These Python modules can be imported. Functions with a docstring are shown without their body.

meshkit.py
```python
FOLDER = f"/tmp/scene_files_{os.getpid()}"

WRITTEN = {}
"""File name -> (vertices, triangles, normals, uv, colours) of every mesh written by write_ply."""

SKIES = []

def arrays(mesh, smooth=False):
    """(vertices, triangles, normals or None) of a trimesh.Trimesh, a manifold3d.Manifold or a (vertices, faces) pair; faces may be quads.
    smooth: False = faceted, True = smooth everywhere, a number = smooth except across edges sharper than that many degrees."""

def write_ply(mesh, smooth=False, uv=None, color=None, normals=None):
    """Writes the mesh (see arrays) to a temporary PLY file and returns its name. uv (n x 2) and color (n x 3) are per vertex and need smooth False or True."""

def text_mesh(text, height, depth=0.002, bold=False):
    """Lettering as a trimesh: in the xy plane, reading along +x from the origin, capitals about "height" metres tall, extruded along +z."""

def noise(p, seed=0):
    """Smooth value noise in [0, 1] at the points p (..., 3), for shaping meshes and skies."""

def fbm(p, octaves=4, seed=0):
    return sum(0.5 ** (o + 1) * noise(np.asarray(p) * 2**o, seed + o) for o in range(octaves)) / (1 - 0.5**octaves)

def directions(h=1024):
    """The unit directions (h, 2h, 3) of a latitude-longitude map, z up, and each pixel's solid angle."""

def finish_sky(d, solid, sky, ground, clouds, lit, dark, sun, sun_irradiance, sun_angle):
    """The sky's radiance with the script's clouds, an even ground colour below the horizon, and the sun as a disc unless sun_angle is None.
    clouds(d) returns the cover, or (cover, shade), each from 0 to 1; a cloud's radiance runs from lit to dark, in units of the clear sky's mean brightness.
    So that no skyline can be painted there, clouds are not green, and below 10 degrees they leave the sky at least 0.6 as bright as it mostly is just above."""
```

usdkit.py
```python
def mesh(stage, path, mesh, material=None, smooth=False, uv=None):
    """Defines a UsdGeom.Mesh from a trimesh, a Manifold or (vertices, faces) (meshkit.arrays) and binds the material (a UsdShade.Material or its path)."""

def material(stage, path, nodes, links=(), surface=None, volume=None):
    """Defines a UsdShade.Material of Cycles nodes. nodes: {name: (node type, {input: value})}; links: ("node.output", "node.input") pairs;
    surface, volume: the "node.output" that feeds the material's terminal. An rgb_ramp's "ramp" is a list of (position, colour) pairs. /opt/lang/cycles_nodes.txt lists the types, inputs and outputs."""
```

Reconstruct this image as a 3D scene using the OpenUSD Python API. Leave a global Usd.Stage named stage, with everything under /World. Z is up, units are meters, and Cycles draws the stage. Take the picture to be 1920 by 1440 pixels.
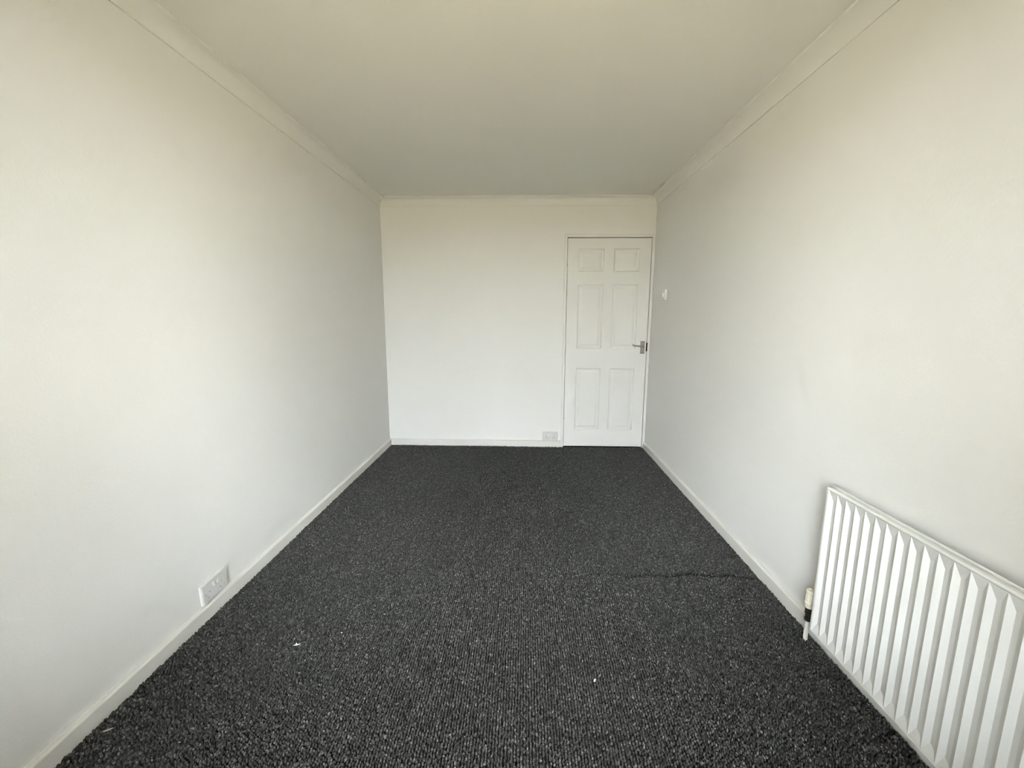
import math
import random
import numpy as np
import trimesh
import manifold3d as m3
from shapely.geometry import Polygon, box as sbox
from pxr import Usd, UsdGeom, UsdLux, UsdShade, Gf, Sdf, Vt
import usdkit
import meshkit

stage = Usd.Stage.CreateInMemory()
UsdGeom.SetStageUpAxis(stage, 'Z')
UsdGeom.SetStageMetersPerUnit(stage, 1.0)
world = UsdGeom.Xform.Define(stage, '/World')
stage.SetDefaultPrim(world.GetPrim())
UsdGeom.Scope.Define(stage, '/World/Looks')

# ------------------------------------------------------------------ camera
F_PX, PITCH, YAW, ROLL, EYE = 787.3, 0.1582, 0.0303, 0.0032, 1.2696
EXPOSURE = 0.66
SKY = (0.94, 0.965, 1.0)
SKY_POWER = 6.9
LAMP_POWER = 0.22
WALL_H = 2.0                                # garden wall outside
fw = np.array([-math.sin(YAW) * math.cos(PITCH), math.cos(YAW) * math.cos(PITCH), -math.sin(PITCH)])
rt = np.array([math.cos(YAW), math.sin(YAW), 0.0])
up = np.cross(rt, fw)
rr = math.cos(ROLL) * rt + math.sin(ROLL) * up
uu = -math.sin(ROLL) * rt + math.cos(ROLL) * up
cam = UsdGeom.Camera.Define(stage, '/World/camera')
cam.CreateHorizontalApertureAttr(36.0)
cam.CreateVerticalApertureAttr(27.0)
cam.CreateFocalLengthAttr(36.0 * F_PX / 1920.0)
cam.CreateClippingRangeAttr(Gf.Vec2f(0.02, 500.0))
cam.CreateExposureAttr(EXPOSURE)
M = Gf.Matrix4d(*rr, 0, *uu, 0, *(-fw), 0, 0, 0, EYE, 1)
cam.AddTransformOp().Set(M)

# ------------------------------------------------------------------ sky: an even overcast day outside the window
dome = UsdLux.DomeLight.Define(stage, '/World/sky')
dome.CreateIntensityAttr(SKY_POWER)
dome.CreateColorAttr(Gf.Vec3f(*SKY))

# ------------------------------------------------------------------ room measures (metres)
XL, XR, YF, YN, H = -1.340, 1.180, 4.020, -0.17, 2.340
WT = 0.10                                   # wall thickness
WIN = (-0.70, 0.50, 0.46, 2.18)             # window opening: x0, x1, z0, z1
random.seed(7)
rng = np.random.default_rng(7)


# ------------------------------------------------------------------ helpers
used = {}


def numbered(parent, name):
    k = used.get((parent, name), 0)
    used[(parent, name)] = k + 1
    return name if k == 0 else '%s_%03d' % (name, k)


def ppath(parent):
    return '/World' if parent is None else str(parent.GetPath())


def obj(name, mesh, mat, parent=None, smooth=False):
    p = ppath(parent)
    return usdkit.mesh(stage, p + '/' + numbered(p, name), mesh, mat, smooth=smooth).GetPrim()


def tag(o, label, cat=None, group=None, kind=None):
    if label:
        o.SetCustomDataByKey('label', label)
    if cat:
        o.SetCustomDataByKey('category', cat)
    if group:
        o.SetCustomDataByKey('group', group)
    if kind:
        o.SetCustomDataByKey('kind', kind)
    return o


def thing(name, label, cat, loc=(0, 0, 0), rot=None, kind=None, group=None):
    x = UsdGeom.Xform.Define(stage, '/World/' + numbered('/World', name))
    x.AddTranslateOp().Set(Gf.Vec3d(*loc))
    if rot:
        x.AddRotateXYZOp().Set(Gf.Vec3f(*rot))
    return tag(x.GetPrim(), label, cat, group, kind)


def cat_(*ms):
    return trimesh.util.concatenate([m for m in ms])


def bx(x0, x1, y0, y1, z0, z1):
    m = trimesh.creation.box([x1 - x0, y1 - y0, z1 - z0])
    m.apply_translation([(x0 + x1) / 2, (y0 + y1) / 2, (z0 + z1) / 2])
    return m


def tm(man):
    g = man.to_mesh()
    return trimesh.Trimesh(np.array(g.vert_properties[:, :3]), np.array(g.tri_verts), process=False)


def rbox(x0, x1, y0, y1, z0, z1, r=0.003, seg=8):
    """A box with rounded edges."""
    s = m3.Manifold.sphere(r, seg)
    pts = [s.translate([a, b, c]) for a in (x0 + r, x1 - r) for b in (y0 + r, y1 - r) for c in (z0 + r, z1 - r)]
    return tm(m3.Manifold.batch_hull(pts))


def tube(points, radii, n=14, caps=True):
    """A smooth tube along points; radii a number or one per point."""
    P = np.asarray(points, float)
    R = np.broadcast_to(np.asarray(radii, float), (len(P),))
    T = np.gradient(P, axis=0)
    T /= np.linalg.norm(T, axis=1)[:, None]
    ref = np.array([0, 0, 1.0]) if abs(T[0][2]) < 0.9 else np.array([1.0, 0, 0])
    V, Fc = [], []
    for i in range(len(P)):
        a = np.cross(T[i], ref)
        a /= np.linalg.norm(a)
        b = np.cross(T[i], a)
        for k in range(n):
            t = 2 * math.pi * k / n
            V.append(P[i] + R[i] * (math.cos(t) * a + math.sin(t) * b))
    for i in range(len(P) - 1):
        for k in range(n):
            p, q = i * n + k, i * n + (k + 1) % n
            Fc += [[p, q, q + n], [p, q + n, p + n]]
    if caps:
        c0, c1 = len(V), len(V) + 1
        V += [P[0], P[-1]]
        e = (len(P) - 1) * n
        for k in range(n):
            Fc += [[c0, (k + 1) % n, k], [c1, e + k, e + (k + 1) % n]]
    m = trimesh.Trimesh(np.array(V), np.array(Fc), process=False)
    m.fix_normals()
    return m


def lathe(profile, n=24):
    """Profile of (radius, z) turned about z."""
    m = trimesh.creation.revolve(np.array(profile, float), sections=n)
    return m


def sweep_profile(profile, along, u_dir, start, end, mitre0=0.0, mitre1=0.0):
    """Profile points (u, z): u is the distance off the wall along u_dir, z the height; swept from start to end
    along the axis `along` (0 = x, 1 = y). The ends are cut so that a point at u begins u * mitre later."""
    n = len(profile)
    V, Fc = [], []
    for k, (s, mi) in enumerate(((start, mitre0), (end, mitre1))):
        for u, z in profile:
            p = [0.0, 0.0, z]
            p[along] = s + (u * mi if k == 0 else -u * mi)
            base, d = u_dir
            p[1 - along] = base + d * u
            V.append(p)
    for k in range(n):
        a, b = k, (k + 1) % n
        Fc += [[a, b, b + n], [a, b + n, a + n]]
    cap = trimesh.creation.triangulate_polygon(Polygon(profile), engine='earcut')
    cv, cf = cap
    idx = [int(np.argmin(np.sum((np.array(profile) - q) ** 2, 1))) for q in cv]
    for t in cf:
        a, b, c = (idx[i] for i in t)
        Fc += [[a, c, b], [a + n, b + n, c + n]]
    m = trimesh.Trimesh(np.array(V), np.array(Fc), process=False)
    m.fix_normals()
    return m


# ------------------------------------------------------------------ materials
def paint(name, color, rough, bump=0.0, scale=60.0, spec=0.4, mottle=0.0, detail=3.0, bump_dist=0.002):
    c = np.array(color)
    nodes = {'g': ('geometry', {}),
             'n': ('noise_texture', {'scale': scale, 'detail': detail, 'roughness': 0.6}),
             'p': ('principled_bsdf', {'base_color': color, 'roughness': rough, 'specular_ior_level': spec})}
    links = [('g.position', 'n.vector')]
    if mottle:
        nodes['m'] = ('noise_texture', {'scale': 1.3, 'detail': 4.0, 'roughness': 0.55})
        nodes['r'] = ('rgb_ramp', {'ramp': [(0.3, tuple(c * (1 - mottle))), (0.7, tuple(np.minimum(c * (1 + mottle * 0.5), 0.95)))]})
        links += [('g.position', 'm.vector'), ('m.fac', 'r.fac'), ('r.color', 'p.base_color')]
    if bump:
        nodes['b'] = ('bump', {'strength': bump, 'distance': bump_dist})
        links += [('n.fac', 'b.height'), ('b.normal', 'p.normal')]
    return usdkit.material(stage, '/World/Looks/' + name, nodes, links, surface='p.BSDF')


M_WALL = paint('wall_paint', (0.88, 0.88, 0.865), 0.75, bump=0.25, scale=120, spec=0.25, mottle=0.012)
M_CEIL = paint('ceiling_paint', (0.89, 0.89, 0.865), 0.9, bump=0.3, scale=90, spec=0.15, mottle=0.012)
M_COVE = paint('coving_paint', (0.87, 0.87, 0.85), 0.7, bump=0.15, scale=40, spec=0.25)
M_GLOSS = paint('gloss_white', (0.84, 0.84, 0.82), 0.28, bump=0.08, scale=35, spec=0.5)
M_DOOR = paint('door_white', (0.84, 0.84, 0.82), 0.6, bump=0.05, scale=80, spec=0.3)
M_SKIRT = paint('skirting_paint', (0.80, 0.80, 0.77), 0.45, bump=0.15, scale=30, spec=0.4, mottle=0.03)
M_RAD = paint('radiator_enamel', (0.87, 0.88, 0.87), 0.30, bump=0.05, scale=150, spec=0.5)
M_PLASTIC = paint('socket_plastic', (0.70, 0.70, 0.69), 0.35, spec=0.5)
M_ROCKER = paint('rocker_plastic', (0.84, 0.84, 0.82), 0.25, spec=0.5)
M_BOX = paint('pattress_plastic', (0.86, 0.86, 0.83), 0.35, spec=0.5)
M_CREAM = paint('cream_plastic', (0.76, 0.73, 0.60), 0.4, spec=0.5)
M_PIPE = paint('pipe_paint', (0.80, 0.80, 0.76), 0.3, bump=0.1, scale=60, spec=0.5)
M_DARK = paint('dark_recess', (0.025, 0.024, 0.022), 0.8, spec=0.1)
M_BACKING = paint('carpet_backing', (0.022, 0.022, 0.021), 0.95, spec=0.05)
M_SCRAP = paint('paper_scrap', (0.85, 0.85, 0.83), 0.8, spec=0.2)
M_LINT = paint('lint', (0.42, 0.39, 0.33), 0.9, spec=0.1)
M_GROUND = paint('garden_ground', (0.37, 0.307, 0.185), 0.95, spec=0.1, mottle=0.2)
M_OUTWALL = paint('garden_wall_render', (0.40, 0.36, 0.27), 0.9, spec=0.1, mottle=0.1)
M_BRASS = usdkit.material(stage, '/World/Looks/dark_brass', {
    'g': ('geometry', {}), 'n': ('noise_texture', {'scale': 180.0, 'detail': 3.0}),
    'r': ('rgb_ramp', {'ramp': [(0.35, (0.018, 0.016, 0.013)), (0.75, (0.07, 0.06, 0.045))]}),
    'p': ('principled_bsdf', {'metallic': 0.6, 'roughness': 0.5})},
    [('g.position', 'n.vector'), ('n.fac', 'r.fac'), ('r.color', 'p.base_color')], surface='p.BSDF')
M_STEEL = usdkit.material(stage, '/World/Looks/satin_metal', {
    'p': ('principled_bsdf', {'base_color': (0.40, 0.39, 0.34), 'metallic': 1.0, 'roughness': 0.33})}, [], surface='p.BSDF')
M_GLASS = usdkit.material(stage, '/World/Looks/window_glass', {
    't': ('transparent_bsdf', {'color': (0.96, 0.97, 0.96)}), 's': ('glossy_bsdf', {'color': (1, 1, 1), 'roughness': 0.02}),
    'f': ('fresnel', {'IOR': 1.45}), 'm': ('mix_closure', {})},
    [('f.fac', 'm.fac'), ('t.BSDF', 'm.closure1'), ('s.BSDF', 'm.closure2')], surface='m.closure')
M_BULB = usdkit.material(stage, '/World/Looks/lit_bulb', {
    'e': ('emission', {'color': (1.0, 0.72, 0.38), 'strength': 60.0 * LAMP_POWER})}, [], surface='e.emission')
# carpet yarn: every loop takes its tone from the place it stands at
M_YARN = usdkit.material(stage, '/World/Looks/carpet_yarn', {
    'g': ('geometry', {}),
    'v': ('voronoi_texture', {'scale': 150.0, 'randomness': 1.0}),
    's': ('separate_color', {}),
    'r': ('rgb_ramp', {'ramp': [(0.0, (0.030, 0.0303, 0.030)), (0.35, (0.054, 0.0544, 0.0536)), (0.75, (0.087, 0.0874, 0.0855)),
                                (0.93, (0.125, 0.125, 0.122)), (1.0, (0.22, 0.22, 0.21))]}),
    'p': ('principled_bsdf', {'roughness': 0.85, 'specular_ior_level': 0.12})},
    [('g.position', 'v.vector'), ('v.color', 's.color'), ('s.r', 'r.fac'), ('r.color', 'p.base_color')], surface='p.BSDF')

# ------------------------------------------------------------------ the room shell
S = 'structure'
floor = thing('floor', 'dark charcoal flecked loop pile carpet covering the whole floor of the empty room', 'carpeted floor', kind=S)
obj('carpet_backing', bx(XL - WT, XR + WT, YN - WT, YF + WT, -0.06, 0.0), M_BACKING, floor)

tag(obj('ceiling', bx(XL - WT, XR + WT, YN - WT, YF + WT, H, H + 0.1), M_CEIL),
    'plain white painted ceiling above the room', 'ceiling', kind=S)
tag(obj('wall_left', bx(XL - WT, XL, YN - WT, YF + WT, 0, H), M_WALL),
    'long plain white wall on the left with the low double socket', 'wall', kind=S)
tag(obj('wall_right', bx(XR, XR + WT, YN - WT, YF + WT, 0, H), M_WALL),
    'long plain white wall on the right behind the radiator', 'wall', kind=S)

DL, DW, DH = 0.388, 0.762, 1.984             # door leaf: left edge, width, height
JX0, JX1, JZ = 0.358, 1.180, 2.016           # outside of the door frame


def wall_with_hole(y0, y1, hole):
    shape = sbox(XL, 0, XR, H).difference(sbox(*hole))
    parts = getattr(shape, 'geoms', [shape])
    ms = []
    for g in parts:
        m = trimesh.creation.extrude_polygon(g, y1 - y0, engine='earcut')
        v = m.vertices.copy()
        m = trimesh.Trimesh(np.stack([v[:, 0], y1 - v[:, 2], v[:, 1]], 1), m.faces, process=False)
        m.fix_normals()
        ms.append(m)
    return cat_(*ms)


tag(obj('wall_far', wall_with_hole(YF, YF + WT, (JX0, -1, XR + 1, JZ)), M_WALL),
    'white end wall facing the camera, holding the panelled door', 'wall', kind=S)
tag(obj('wall_near', wall_with_hole(YN - 0.25, YN, (WIN[0], WIN[2], WIN[1], WIN[3])), M_WALL),
    'white outer wall close behind the camera, holding the window', 'wall', kind=S)

# window behind the camera: frame, mullion, sill, two panes
win = thing('window_1', 'white framed two pane window behind the camera letting daylight in', 'window', kind=S)
x0, x1, z0, z1 = WIN
yw0, yw1 = YN - 0.17, YN - 0.11
fr = sbox(x0, z0, x1, z1).difference(sbox(x0 + 0.05, z0 + 0.05, (x0 + x1) / 2 - 0.03, z1 - 0.05)).difference(
    sbox((x0 + x1) / 2 + 0.03, z0 + 0.05, x1 - 0.05, z1 - 0.05))
fm = trimesh.creation.extrude_polygon(fr, yw1 - yw0, engine='earcut')
fv = fm.vertices
fm = trimesh.Trimesh(np.stack([fv[:, 0], yw1 - fv[:, 2], fv[:, 1]], 1), fm.faces, process=False)
fm.fix_normals()
obj('window_frame', fm, M_GLOSS, win)
obj('window_sill', rbox(x0 - 0.04, x1 + 0.04, YN - 0.11, YN + 0.06, z0 - 0.012, z0 + 0.014, 0.006), M_GLOSS, win)
for a, b in ((x0 + 0.045, (x0 + x1) / 2 - 0.025), ((x0 + x1) / 2 + 0.025, x1 - 0.045)):
    obj('pane', bx(a, b, yw0 + 0.026, yw0 + 0.032, z0 + 0.045, z1 - 0.045), M_GLASS, win)

tag(obj('ground', bx(-40, 40, -60, YN - 0.26, -0.55, -0.45), M_GROUND),
    'dull garden ground outside the window behind the camera', 'ground', kind=S)

tag(obj('garden_wall', bx(-30, 30, -14.3, -14.0, -0.5, WALL_H), M_OUTWALL),
    'tall beige garden wall standing across the view outside the window', 'garden wall', kind=S)

# coving: a concave quarter with a small lip against wall and ceiling
CD, CP = 0.075, 0.060
prof = [(0, H), (0, H - CD), (0.007, H - CD), (0.0085, H - CD + 0.005)]
for k in range(1, 10):
    t = k / 10 * math.pi / 2
    prof.append((CP - 0.0045 - (CP - 0.013) * math.cos(t), H - CD + 0.005 + (CD - 0.0165) * math.sin(t)))
prof += [(CP - 0.0045, H - 0.0105), (CP - 0.001, H - 0.0105), (CP, H - 0.0095), (CP, H)]
for nm, along, ud, s, e, lab in (
        ('trim_1', 1, (XL, 1), YN, YF, 'white concave coving running along the top of the left wall'),
        ('trim_2', 0, (YF, -1), XL, XR, 'white concave coving along the top of the end wall above the door'),
        ('trim_3', 1, (XR, -1), YN, YF, 'white concave coving running along the top of the right wall'),
        ('trim_4', 0, (YN, 1), XL, XR, 'white concave coving above the window behind the camera')):
    tag(obj(nm, sweep_profile(prof, along, ud, s, e, 1, 1), M_COVE, smooth=25), lab, 'coving', kind=S)

# skirting boards: low, rounded top
SH, ST = 0.068, 0.019
sp = [(0, -0.0), (0, SH), (0.0095, SH - 0.0008)]
for k in range(0, 6):
    t = k / 5 * math.pi / 2
    sp.append((0.0095 + (ST - 0.0095) * math.sin(t), SH - 0.0095 + 0.0082 * math.cos(t)))
sp += [(ST, 0.0)]
for nm, along, ud, s, e, m0, m1, lab in (
        ('baseboard_left', 1, (XL, 1), YN, YF, 1, 1, 'low white skirting board along the foot of the left wall'),
        ('baseboard_far', 0, (YF, -1), XL, JX0 - 0.004, 1, 0, 'low white skirting board along the end wall left of the door'),
        ('baseboard_right', 1, (XR, -1), YN, YF - 0.014, 1, 0, 'low white skirting board along the right wall, passing below the radiator'),
        ('baseboard_near', 0, (YN, 1), XL, XR, 1, 1, 'low white skirting board below the window behind the camera')):
    tag(obj(nm, sweep_profile(sp, along, ud, s, e, m0, m1), M_SKIRT, smooth=30), lab, 'skirting board', kind=S)

# ------------------------------------------------------------------ the door
door = thing('door_1', 'white six panel door with lever handle in the right corner of the end wall', 'door', loc=(DL, YF, 0), kind=S)
LY = 0.002                                   # face of the leaf, behind the wall face
LT = 0.036


def frame_part(a, b, c, d):
    return rbox(a - DL, b - DL, -0.012, 0.095, c, d, 0.003)


fparts = [frame_part(JX0, DL - 0.004, 0.0, JZ), frame_part(DL + DW + 0.004, JX1 - 0.001, 0.0, JZ), frame_part(DL - 0.004, DL + DW + 0.005, DH + 0.0065, JZ),
          bx(-0.005, 0.012, LY + LT + 0.004, 0.08, 0, DH), bx(DW - 0.012, DW + 0.005, LY + LT + 0.004, 0.08, 0, DH), bx(-0.004, DW + 0.004, LY + LT + 0.004, 0.08, DH - 0.01, DH + 0.008)]
obj('door_frame', cat_(*fparts), M_DOOR, door, smooth=30)
obj('gap_backing', bx(-0.004, DW + 0.004, 0.082, 0.094, 0.0, DH + 0.005), M_DARK, door)
COLS = ((0.103, 0.337), (0.425, 0.659))
ROWS = ((0.182, 0.785), (0.974, 1.571), (1.688, 1.892))
holes = [sbox(a, c, b, d) for a, b in COLS for c, d in ROWS]
skin = sbox(0, 0.014, DW, DH)
for h in holes:
    skin = skin.difference(h)
sk = trimesh.creation.extrude_polygon(skin, LT, engine='earcut')
v = sk.vertices
sk = trimesh.Trimesh(np.stack([v[:, 0], LY + LT - v[:, 2], v[:, 1]], 1), sk.faces, process=False)
sk.fix_normals()
leaf = obj('door_leaf', sk, M_DOOR, door)


def door_panel(a, b, c, d):
    """A moulded panel: an ovolo falling from the stiles, a flat channel, a bevel rising to a flat field."""
    rings = [(0.0, 0.0), (0.002, 0.0035), (0.008, 0.0085), (0.014, 0.0105), (0.019, 0.0108), (0.024, 0.0095), (0.040, 0.0035), (0.043, 0.0028)]
    V, Fc = [], []
    for ins, dep in rings:
        for X, Z in ((a + ins, c + ins), (b - ins, c + ins), (b - ins, d - ins), (a + ins, d - ins)):
            V.append([X, LY + dep, Z])
    n = len(rings)
    for i in range(n - 1):
        for k in range(4):
            p, q = i * 4 + k, i * 4 + (k + 1) % 4
            Fc += [[p, q, q + 4], [p, q + 4, p + 4]]
    e = (n - 1) * 4
    Fc += [[e, e + 1, e + 2], [e, e + 2, e + 3]]
    # close the back
    bk = len(V)
    for X, Z in ((a, c), (b, c), (b, d), (a, d)):
        V.append([X, LY + LT - 0.002, Z])
    for k in range(4):
        Fc += [[(k + 1) % 4, k, bk + k], [(k + 1) % 4, bk + k, bk + (k + 1) % 4]]
    Fc += [[bk, bk + 2, bk + 1], [bk, bk + 3, bk + 2]]
    m = trimesh.Trimesh(np.array(V), np.array(Fc), process=False)
    m.fix_normals()
    return m


for c, d in ROWS[::-1]:
    for a, b in COLS:
        obj('panel', door_panel(a, b, c, d), M_DOOR, leaf)

# lever handle on a small back plate
hx, hz = 0.724, 0.989
plate = rbox(hx - 0.020, hx + 0.020, -0.006, LY, hz - 0.057, hz + 0.058, 0.0025)
rim1 = rbox(hx - 0.021, hx + 0.021, -0.008, LY, hz + 0.048, hz + 0.059, 0.003)
rim2 = rbox(hx - 0.021, hx + 0.021, -0.008, LY, hz - 0.059, hz - 0.048, 0.003)
hd = tag(obj('door_handle', cat_(plate, rim1, rim2), M_STEEL, door, smooth=30), 'dull metal lever handle on a rectangular back plate')
boss = lathe([(0, 0), (0.013, 0), (0.013, 0.006), (0.0095, 0.010), (0.0095, 0.034), (0, 0.034)], 20)
boss.apply_transform(trimesh.transformations.rotation_matrix(math.pi / 2, [1, 0, 0]))
boss.apply_translation([hx - 0.002, -0.005, hz + 0.010])
obj('spindle_boss', boss, M_STEEL, hd, smooth=40)
zz = hz + 0.010
lev = [(hx + 0.004, -0.036, zz), (hx - 0.012, -0.043, zz + 0.000), (hx - 0.035, -0.046, zz + 0.003), (hx - 0.058, -0.046, zz + 0.006), (hx - 0.078, -0.045, zz + 0.006),
       (hx - 0.092, -0.043, zz + 0.010), (hx - 0.098, -0.041, zz + 0.017), (hx - 0.096, -0.040, zz + 0.022)]
obj('lever', tube(lev, [0.0095, 0.0088, 0.0075, 0.0070, 0.0078, 0.0072, 0.006, 0.0035]), M_STEEL, hd, smooth=50)
for dz in (0.044, -0.044):
    s = trimesh.creation.icosphere(2, 0.0035)
    s.apply_scale([1, 0.5, 1])
    s.apply_translation([hx, -0.0062, hz + dz])
    obj('screw', s, M_STEEL, hd, smooth=True)
obj('latch_slot', rbox(DW - 0.0025, DW + 0.0065, -0.0126, 0.004, hz - 0.035, hz + 0.045, 0.0012), M_DARK, door)
for zc in (1.70, 0.25):
    kn = trimesh.creation.cylinder(radius=0.0042, height=0.076, sections=12)
    kn.apply_translation([-0.0015, -0.003, zc])
    hg = obj('hinge', kn, M_GLOSS, door, smooth=40)
    pin = trimesh.creation.cylinder(radius=0.003, height=0.006, sections=10)
    pin.apply_translation([-0.0015, -0.004, zc + 0.0405])
    obj('hinge_pin', pin, M_DARK, hg, smooth=40)


# ------------------------------------------------------------------ sockets and switch
def double_socket(t, depth, pattress):
    """Built in the plane x (width), z (height) and facing -y, centre of the plate's back at the origin."""
    W2, H2 = 0.073, 0.043
    base_y = 0.0
    if pattress:
        obj('back_box', rbox(-W2 - 0.002, W2 + 0.002, -depth, 0.0, -H2 - 0.002, H2 + 0.002, 0.004), M_BOX, t, smooth=30)
        base_y = -depth
    pl = m3.Manifold.batch_hull([m3.Manifold.sphere(0.003, 8).translate([a, base_y - 0.0055, b]) for a in (-W2 + 0.003, W2 - 0.003) for b in (-H2 + 0.003, H2 - 0.003)]
                                + [m3.Manifold.cube([2 * W2, 0.004, 2 * H2]).translate([-W2, base_y - 0.004, -H2])])
    pins = []
    for cx in (-0.036, 0.036):
        pins += [(cx, -0.0015, 0.0048, 0.0088), (cx - 0.0112, -0.0205, 0.0078, 0.0048), (cx + 0.0112, -0.0205, 0.0078, 0.0048)]
    cut = m3.Manifold()
    for X, Z, a, b in pins:
        cut = cut + m3.Manifold.cube([a, 0.02, b], True).translate([X, base_y - 0.008, Z])
    face = obj('faceplate', tm(pl - cut), M_PLASTIC, t, smooth=30)
    for X, Z, a, b in pins:
        obj('pin_hole', bx(X - a / 2 + 0.0002, X + a / 2 - 0.0002, base_y - 0.0055, base_y - 0.0005, Z - b / 2 + 0.0002, Z + b / 2 - 0.0002), M_DARK, face)
    for k, cx in enumerate((-0.0125, 0.0125)):
        r = rbox(-0.0065, 0.0065, -0.005, 0.0, -0.011, 0.011, 0.0018)
        r.apply_transform(trimesh.transformations.rotation_matrix(math.radians(-9 if k == 0 else 9), [1, 0, 0]))
        r.apply_translation([cx, base_y - 0.0078, 0.018])
        obj('rocker', r, M_ROCKER, t, smooth=30)
    for cx in (-0.0605, 0.0605):
        s = trimesh.creation.icosphere(2, 0.0032)
        s.apply_scale([1, 0.35, 1])
        s.apply_translation([cx, base_y - 0.0086, 0.0])
        obj('screw', s, M_PLASTIC, face, smooth=True)


sl = thing('wall_socket', 'double power socket on a raised white box low on the left wall', 'socket', loc=(XL, 1.614, 0.120), rot=(0, -2.5, 90))
double_socket(sl, 0.006, True)
sf = thing('wall_socket', 'double power socket low on the end wall, tight beside the door frame', 'socket', loc=(0.2555, YF, 0.1115))
double_socket(sf, 0.006, True)

sw = thing('light_switch', 'small white light switch on the right wall near the door', 'light switch', loc=(XR, 3.652, 1.458), rot=(0, 0, -90))
spl = m3.Manifold.batch_hull([m3.Manifold.sphere(0.003, 8).translate([a, -0.016, b]) for a in (-0.040, 0.040) for b in (-0.040, 0.040)]
                             + [m3.Manifold.cube([0.086, 0.014, 0.086]).translate([-0.043, -0.014, -0.043])])
obj('faceplate', tm(spl), M_BOX, sw, smooth=30)
rk = rbox(-0.010, 0.010, -0.010, 0.002, -0.018, 0.018, 0.002)
rk.apply_transform(trimesh.transformations.rotation_matrix(math.radians(7), [1, 0, 0]))
rk.apply_translation([0, -0.018, 0])
obj('rocker', rk, M_ROCKER, sw, smooth=30)

# ------------------------------------------------------------------ the radiator
RX = XR - 0.0762                              # its front plane
RY1, RZ0, RZ1 = 1.486, 0.084, 0.664           # far end, bottom, top
PITCH_R, NFL = 0.0408, 24
RY0 = RY1 - 0.012 - NFL * PITCH_R - 0.006     # near end
rad = thing('radiator', 'white pressed steel panel radiator with vertical flutes on the right wall', 'radiator', loc=(XR, (RY0 + RY1) / 2, 0))
YC = (RY0 + RY1) / 2


def L(m):
    m.apply_translation([-XR, -YC, 0])
    return m


RT = 0.020                                    # thickness of the panel
RIM = 0.011
body = cat_(rbox(RX, RX + RT, RY0, RY1, RZ1 - RIM, RZ1, 0.004), rbox(RX, RX + RT, RY0, RY1, RZ0, RZ0 + 0.005, 0.0022),
            rbox(RX + 0.0005, RX + RT, RY1 - 0.012, RY1, RZ0, RZ1, 0.003), rbox(RX + 0.0005, RX + RT, RY0, RY0 + 0.007, RZ0, RZ1, 0.003),
            bx(RX + 0.0135, RX + RT, RY0 + 0.002, RY1 - 0.002, RZ0 + 0.002, RZ1 - 0.002))
obj('panel_body', L(body), M_RAD, rad, smooth=30)


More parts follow.
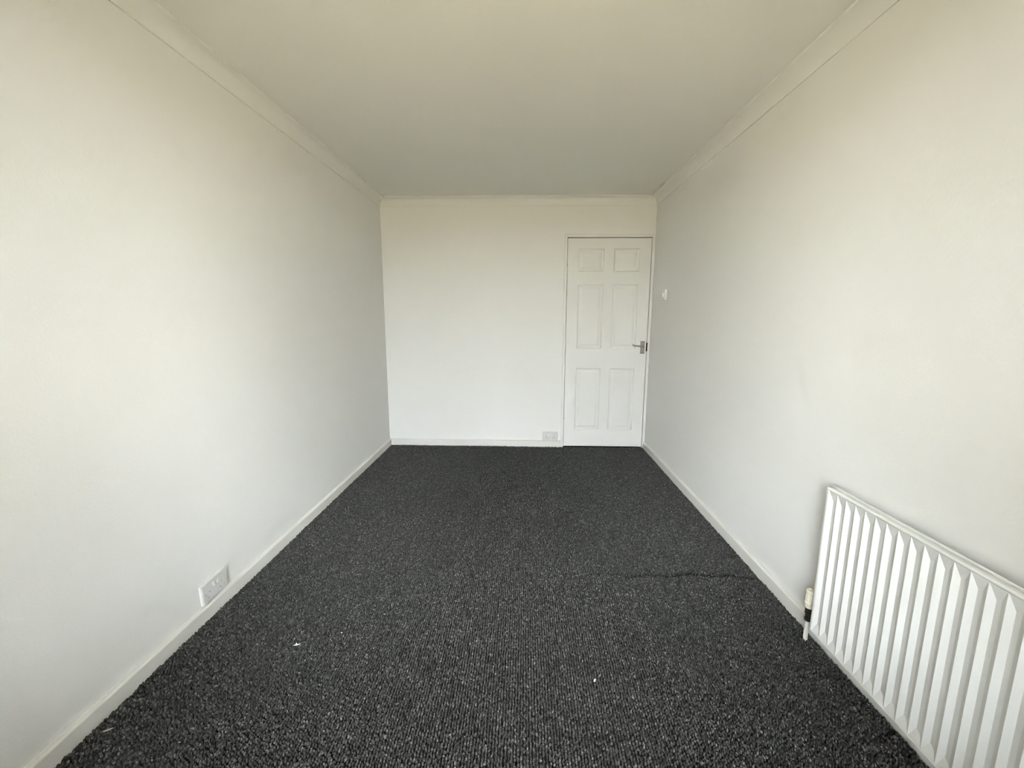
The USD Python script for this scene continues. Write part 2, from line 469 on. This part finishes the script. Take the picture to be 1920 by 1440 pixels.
def flute(y_far):
    """One pressed flute from the ridge at y_far towards the camera: a steep face, a shallow face, ends sloping out to the rim."""
    prof = [(0.0, 0.0), (0.0006, 0.0001), (0.0127, 0.0095), (0.0134, 0.0098), (0.0250, 0.0079), (0.0285, 0.0068), (0.0390, 0.0009), (PITCH_R, 0.0)]
    zb, zt, e = RZ0 + 0.0035, RZ1 - RIM + 0.002, 0.040
    V, Fc = [], []
    n = len(prof)
    dm = 0.0098
    for u, d in prof:
        V.append([RX + 0.0012 + d, y_far - u, zt - e * d / dm])
    for u, d in prof:
        V.append([RX + 0.0012 + d, y_far - u, zb + e * d / dm])
    for k in range(n - 1):
        Fc += [[k, k + 1, n + k + 1], [k, n + k + 1, n + k]]
    # end faces: from the rim line to the sloping profile edge
    t0 = len(V)
    for u, d in prof:
        V.append([RX + 0.0012, y_far - u, zt])
    for u, d in prof:
        V.append([RX + 0.0012, y_far - u, zb])
    for k in range(n - 1):
        Fc += [[t0 + k, t0 + k + 1, k + 1], [t0 + k, k + 1, k]]
        Fc += [[t0 + n + k, n + k, n + k + 1], [t0 + n + k, n + k + 1, t0 + n + k + 1]]
    m = trimesh.Trimesh(np.array(V), np.array(Fc), process=True)
    m.update_faces(m.nondegenerate_faces())
    # face the room
    nrm = m.face_normals
    f = m.faces.copy()
    bad = nrm[:, 0] > 0
    f[bad] = f[bad][:, ::-1]
    return trimesh.Trimesh(m.vertices, f, process=False)


for k in range(NFL):
    obj('flute', L(flute(RY1 - 0.0115 - k * PITCH_R)), M_RAD, rad, smooth=12)
# welded seam standing behind the top rim, and the wall brackets
obj('top_seam', L(rbox(RX + 0.024, RX + 0.028, RY0 + 0.004, RY1 - 0.004, RZ1 - 0.030, RZ1 + 0.004, 0.0015)), M_RAD, rad, smooth=30)
obj('back_panel', L(bx(RX + 0.0195, RX + 0.0245, RY0 + 0.004, RY1 - 0.004, RZ0 + 0.006, RZ1 - 0.012)), M_RAD, rad)
for yb in (RY1 - 0.16, RY0 + 0.16):
    obj('bracket', L(bx(RX + 0.024, XR - 0.0005, yb - 0.015, yb + 0.015, RZ0 + 0.06, RZ1 - 0.06)), M_RAD, rad)

# valve: tail, dark brass body, collar, ribbed cream head; pipe down into the carpet
VX, VY = XR - 0.054, 1.529
vb = lathe([(0, 0.088), (0.0105, 0.088), (0.0118, 0.090), (0.0118, 0.101), (0.0100, 0.103), (0.0100, 0.116), (0.0125, 0.119), (0.0125, 0.130), (0.0110, 0.133), (0.0135, 0.137), (0.0135, 0.148), (0, 0.148)], 8)
vb.apply_translation([VX, VY, 0])
tail = tube([(VX, VY, 0.118), (VX, VY - 0.016, 0.118), (VX, RY1 - 0.003, 0.118)], [0.0085, 0.0085, 0.0075], 12)
nut = tube([(VX, VY - 0.014, 0.118), (VX, VY - 0.022, 0.118), (VX, VY - 0.028, 0.118)], 0.0125, 6)
valve = tag(obj('valve', L(cat_(vb, tail, nut)), M_BRASS, rad, smooth=25), 'dark brass radiator valve')
collar = lathe([(0, 0.146), (0.0155, 0.146), (0.0172, 0.149), (0.0172, 0.163), (0.0185, 0.1655), (0.0185, 0.170), (0.0160, 0.174), (0, 0.174)], 28)
collar.apply_translation([VX, VY, 0])
obj('valve_collar', L(collar), M_CREAM, valve, smooth=35)
# ribbed head: a star-shaped section
th = np.linspace(0, 2 * math.pi, 16 * 6, endpoint=False)
rad_ = np.where((np.arange(96) % 6) < 3, 0.0160, 0.0140)
star = Polygon(np.stack([rad_ * np.cos(th), rad_ * np.sin(th)], 1))
hm = trimesh.creation.extrude_polygon(star, 0.036, engine='earcut')
hm.apply_translation([0, 0, 0.172])
cap = lathe([(0, 0.206), (0.0160, 0.206), (0.0166, 0.209), (0.0162, 0.216), (0.0145, 0.2195), (0.0085, 0.221), (0.0080, 0.2185), (0, 0.2185)], 28)
hm = cat_(hm, cap)
hm.apply_translation([VX, VY, 0])
tag(obj('valve_head', L(hm), M_CREAM, valve, smooth=28), 'ribbed cream thermostatic head')
pp = tube([(VX, VY, 0.0), (VX, VY, 0.03), (VX, VY, 0.06), (VX, VY, 0.089)], [0.0082, 0.0080, 0.0080, 0.0080], 18)
pp.apply_translation([0, 0, 0])
obj('pipe', L(pp), M_PIPE, rad, smooth=40)

# ------------------------------------------------------------------ the carpet's loops
PX, PY = 0.0094, 0.0100


def loop_mesh(w, l, h, lean):
    """A small rounded loop of yarn, longer along the row."""
    V, Fc = [], []
    nu = 7
    lev = [(1.0, 0.0), (0.98, 0.42), (0.72, 0.82), (0.30, 0.99)]
    for s, z in lev:
        for k in range(nu):
            t = 2 * math.pi * k / nu
            V.append([w * s * math.cos(t), l * s * math.sin(t) + lean * z * h, h * z])
    for i in range(len(lev) - 1):
        for k in range(nu):
            p, q = i * nu + k, i * nu + (k + 1) % nu
            Fc += [[p, q, q + nu], [p, q + nu, p + nu]]
    V.append([0, lean * h, h])
    e = (len(lev) - 1) * nu
    for k in range(nu):
        Fc.append([e + k, e + (k + 1) % nu, len(V) - 1])
    return trimesh.Trimesh(np.array(V), np.array(Fc), process=False)


FX0, FX1, FY0, FY1 = XL + ST, XR - ST, YN + ST, YF - 0.012
pile = UsdGeom.PointInstancer.Define(stage, str(floor.GetPath()) + '/carpet_pile')
tag(pile.GetPrim(), 'charcoal loop pile flecked with grey', kind='stuff')
protos = []
for k, (w, l, h, ln) in enumerate(((0.0037, 0.0054, 0.0105, 0.15), (0.0035, 0.0057, 0.0115, -0.2), (0.0040, 0.0050, 0.0098, 0.1))):
    pm = usdkit.mesh(stage, str(pile.GetPath()) + '/' + ('loop' if k == 0 else 'loop_%03d' % k), loop_mesh(w, l, h, ln), M_YARN, smooth=True)
    protos.append(pm.GetPath())
pile.CreatePrototypesRel().SetTargets(protos)
gx, gy = np.meshgrid(np.arange(FX0 + 0.004, FX1 - 0.002, PX), np.arange(FY0, FY1, PY), indexing='ij')
n = gx.size
row = np.round((gx - FX0) / PX).astype(int)
X = gx.ravel() + rng.normal(0, 0.0008, n)
Y = (gy + (row % 2) * PY * 0.5).ravel() + rng.normal(0, 0.0014, n)
Z = rng.normal(-0.0005, 0.0008, n)
# the joint between two widths of carpet: a narrow uneven dip across the right half of the room
seam = 1.936 + 0.010 * np.sin(X * 9.0) + 0.006 * np.sin(X * 31.0 + 1)
depth = np.clip((X - 0.25) / 0.35, 0, 1) * (0.92 + 0.08 * np.sin(X * 17.0))
Z -= 0.0088 * depth * np.exp(-((Y - seam) / 0.016) ** 2)
# broad unevenness of the pile
Z += 0.0012 * np.sin(X * 5.1 + 0.6 * np.sin(Y * 3.3)) * np.sin(Y * 4.3 + X)
keep = (X > FX0) & (X < FX1) & (Y < YF - 0.014)
keep &= ~((np.abs(X - VX) < 0.009) & (np.abs(Y - VY) < 0.009))
door_zone = (X > JX0 - 0.01) & (X < JX1)
keep |= door_zone & (Y < YF + 0.0)
X, Y, Z = X[keep], Y[keep], Z[keep]
n = len(X)
ang = rng.normal(-0.18, 0.38, n)
q = np.zeros((n, 4), np.float16)
q[:, 0], q[:, 3] = np.cos(ang / 2), np.sin(ang / 2)
sc = np.ones((n, 3), np.float32)
sc[:, 0] = rng.uniform(0.85, 1.15, n)
sc[:, 1] = rng.uniform(0.85, 1.2, n)
sc[:, 2] = rng.uniform(0.8, 1.2, n)
pile.CreatePositionsAttr(Vt.Vec3fArray.FromNumpy(np.stack([X, Y, Z], 1).astype(np.float32)))
pile.CreateProtoIndicesAttr(Vt.IntArray.FromNumpy(rng.integers(0, 3, n).astype(np.int32)))
pile.CreateScalesAttr(Vt.Vec3fArray.FromNumpy(sc))
pile.CreateOrientationsAttr(Vt.QuathArray([Gf.Quath(float(a), 0.0, 0.0, float(b)) for a, b in zip(np.cos(ang / 2), np.sin(ang / 2))]))


# ------------------------------------------------------------------ scraps lying on the carpet
def scrap(points, z, curl, mat, label, cat, loc, rz):
    g = Polygon(points)
    m = trimesh.creation.extrude_polygon(g, 0.0009, engine='earcut')
    for _ in range(2):
        m = m.subdivide()
    vv = m.vertices.copy()
    vv[:, 2] += curl * (np.abs(vv[:, 0]) * 0.6 + np.abs(vv[:, 1]) * 0.9)
    m = trimesh.Trimesh(vv, m.faces, process=False)
    m.apply_transform(trimesh.transformations.rotation_matrix(rz, [0, 0, 1]))
    m.apply_translation([loc[0], loc[1], z])
    return tag(obj('paper_scrap' if mat is M_SCRAP else 'lint_scrap', m, mat), label, cat)


ZP = 0.0112
scrap([(-0.011, -0.004), (-0.004, -0.0035), (0.011, 0.0015), (0.012, 0.004), (-0.001, 0.0035), (-0.003, 0.009), (-0.006, 0.008), (-0.006, 0.002), (-0.011, -0.001)],
      ZP, 0.25, M_SCRAP, 'small torn white paper scrap on the left half of the carpet', 'paper scrap', (-0.874, 1.421), 0.1)
scrap([(-0.004, -0.006), (0.002, -0.005), (0.004, 0.005), (0.001, 0.008), (-0.003, 0.003)],
      ZP, 0.2, M_SCRAP, 'tiny white crumb of paper on the carpet in front of the camera', 'paper scrap', (0.254, 1.298), -0.2)
scrap([(-0.014, -0.002), (0.002, -0.003), (0.014, 0.000), (0.010, 0.003), (-0.010, 0.002)],
      ZP, 0.15, M_LINT, 'beige lint fibre on the carpet near the left skirting', 'lint', (-1.272, 1.068), 0.5)
scrap([(-0.003, -0.002), (0.003, -0.002), (0.002, 0.003), (-0.002, 0.002)],
      ZP, 0.2, M_SCRAP, 'smallest white speck on the carpet, beyond the torn scrap', 'paper scrap', (-0.728, 1.49), 0.9)

# ------------------------------------------------------------------ the lit pendant just above the frame
lamp = thing('ceiling_lamp', 'lit warm bulb on a short pendant hanging just above the picture', 'ceiling lamp', loc=(0.34, 1.02, H))
rose = lathe([(0, -0.028), (0.018, -0.026), (0.04, -0.012), (0.046, 0.0), (0, 0.0)], 28)
obj('ceiling_rose', rose, M_ROCKER, lamp, smooth=30)
obj('flex', tube([(0, 0, -0.02), (0, 0, -0.05), (0, 0, -0.09)], 0.003, 8), M_ROCKER, lamp, smooth=40)
obj('bulb_holder', lathe([(0, -0.15), (0.019, -0.15), (0.019, -0.125), (0.014, -0.115), (0.012, -0.09), (0, -0.085)], 20), M_ROCKER, lamp, smooth=30)
bulb = lathe([(0, -0.262), (0.012, -0.260), (0.024, -0.250), (0.030, -0.232), (0.029, -0.215), (0.020, -0.190), (0.013, -0.170), (0.013, -0.150), (0, -0.150)], 24)
obj('bulb', bulb, M_BULB, lamp, smooth=40)
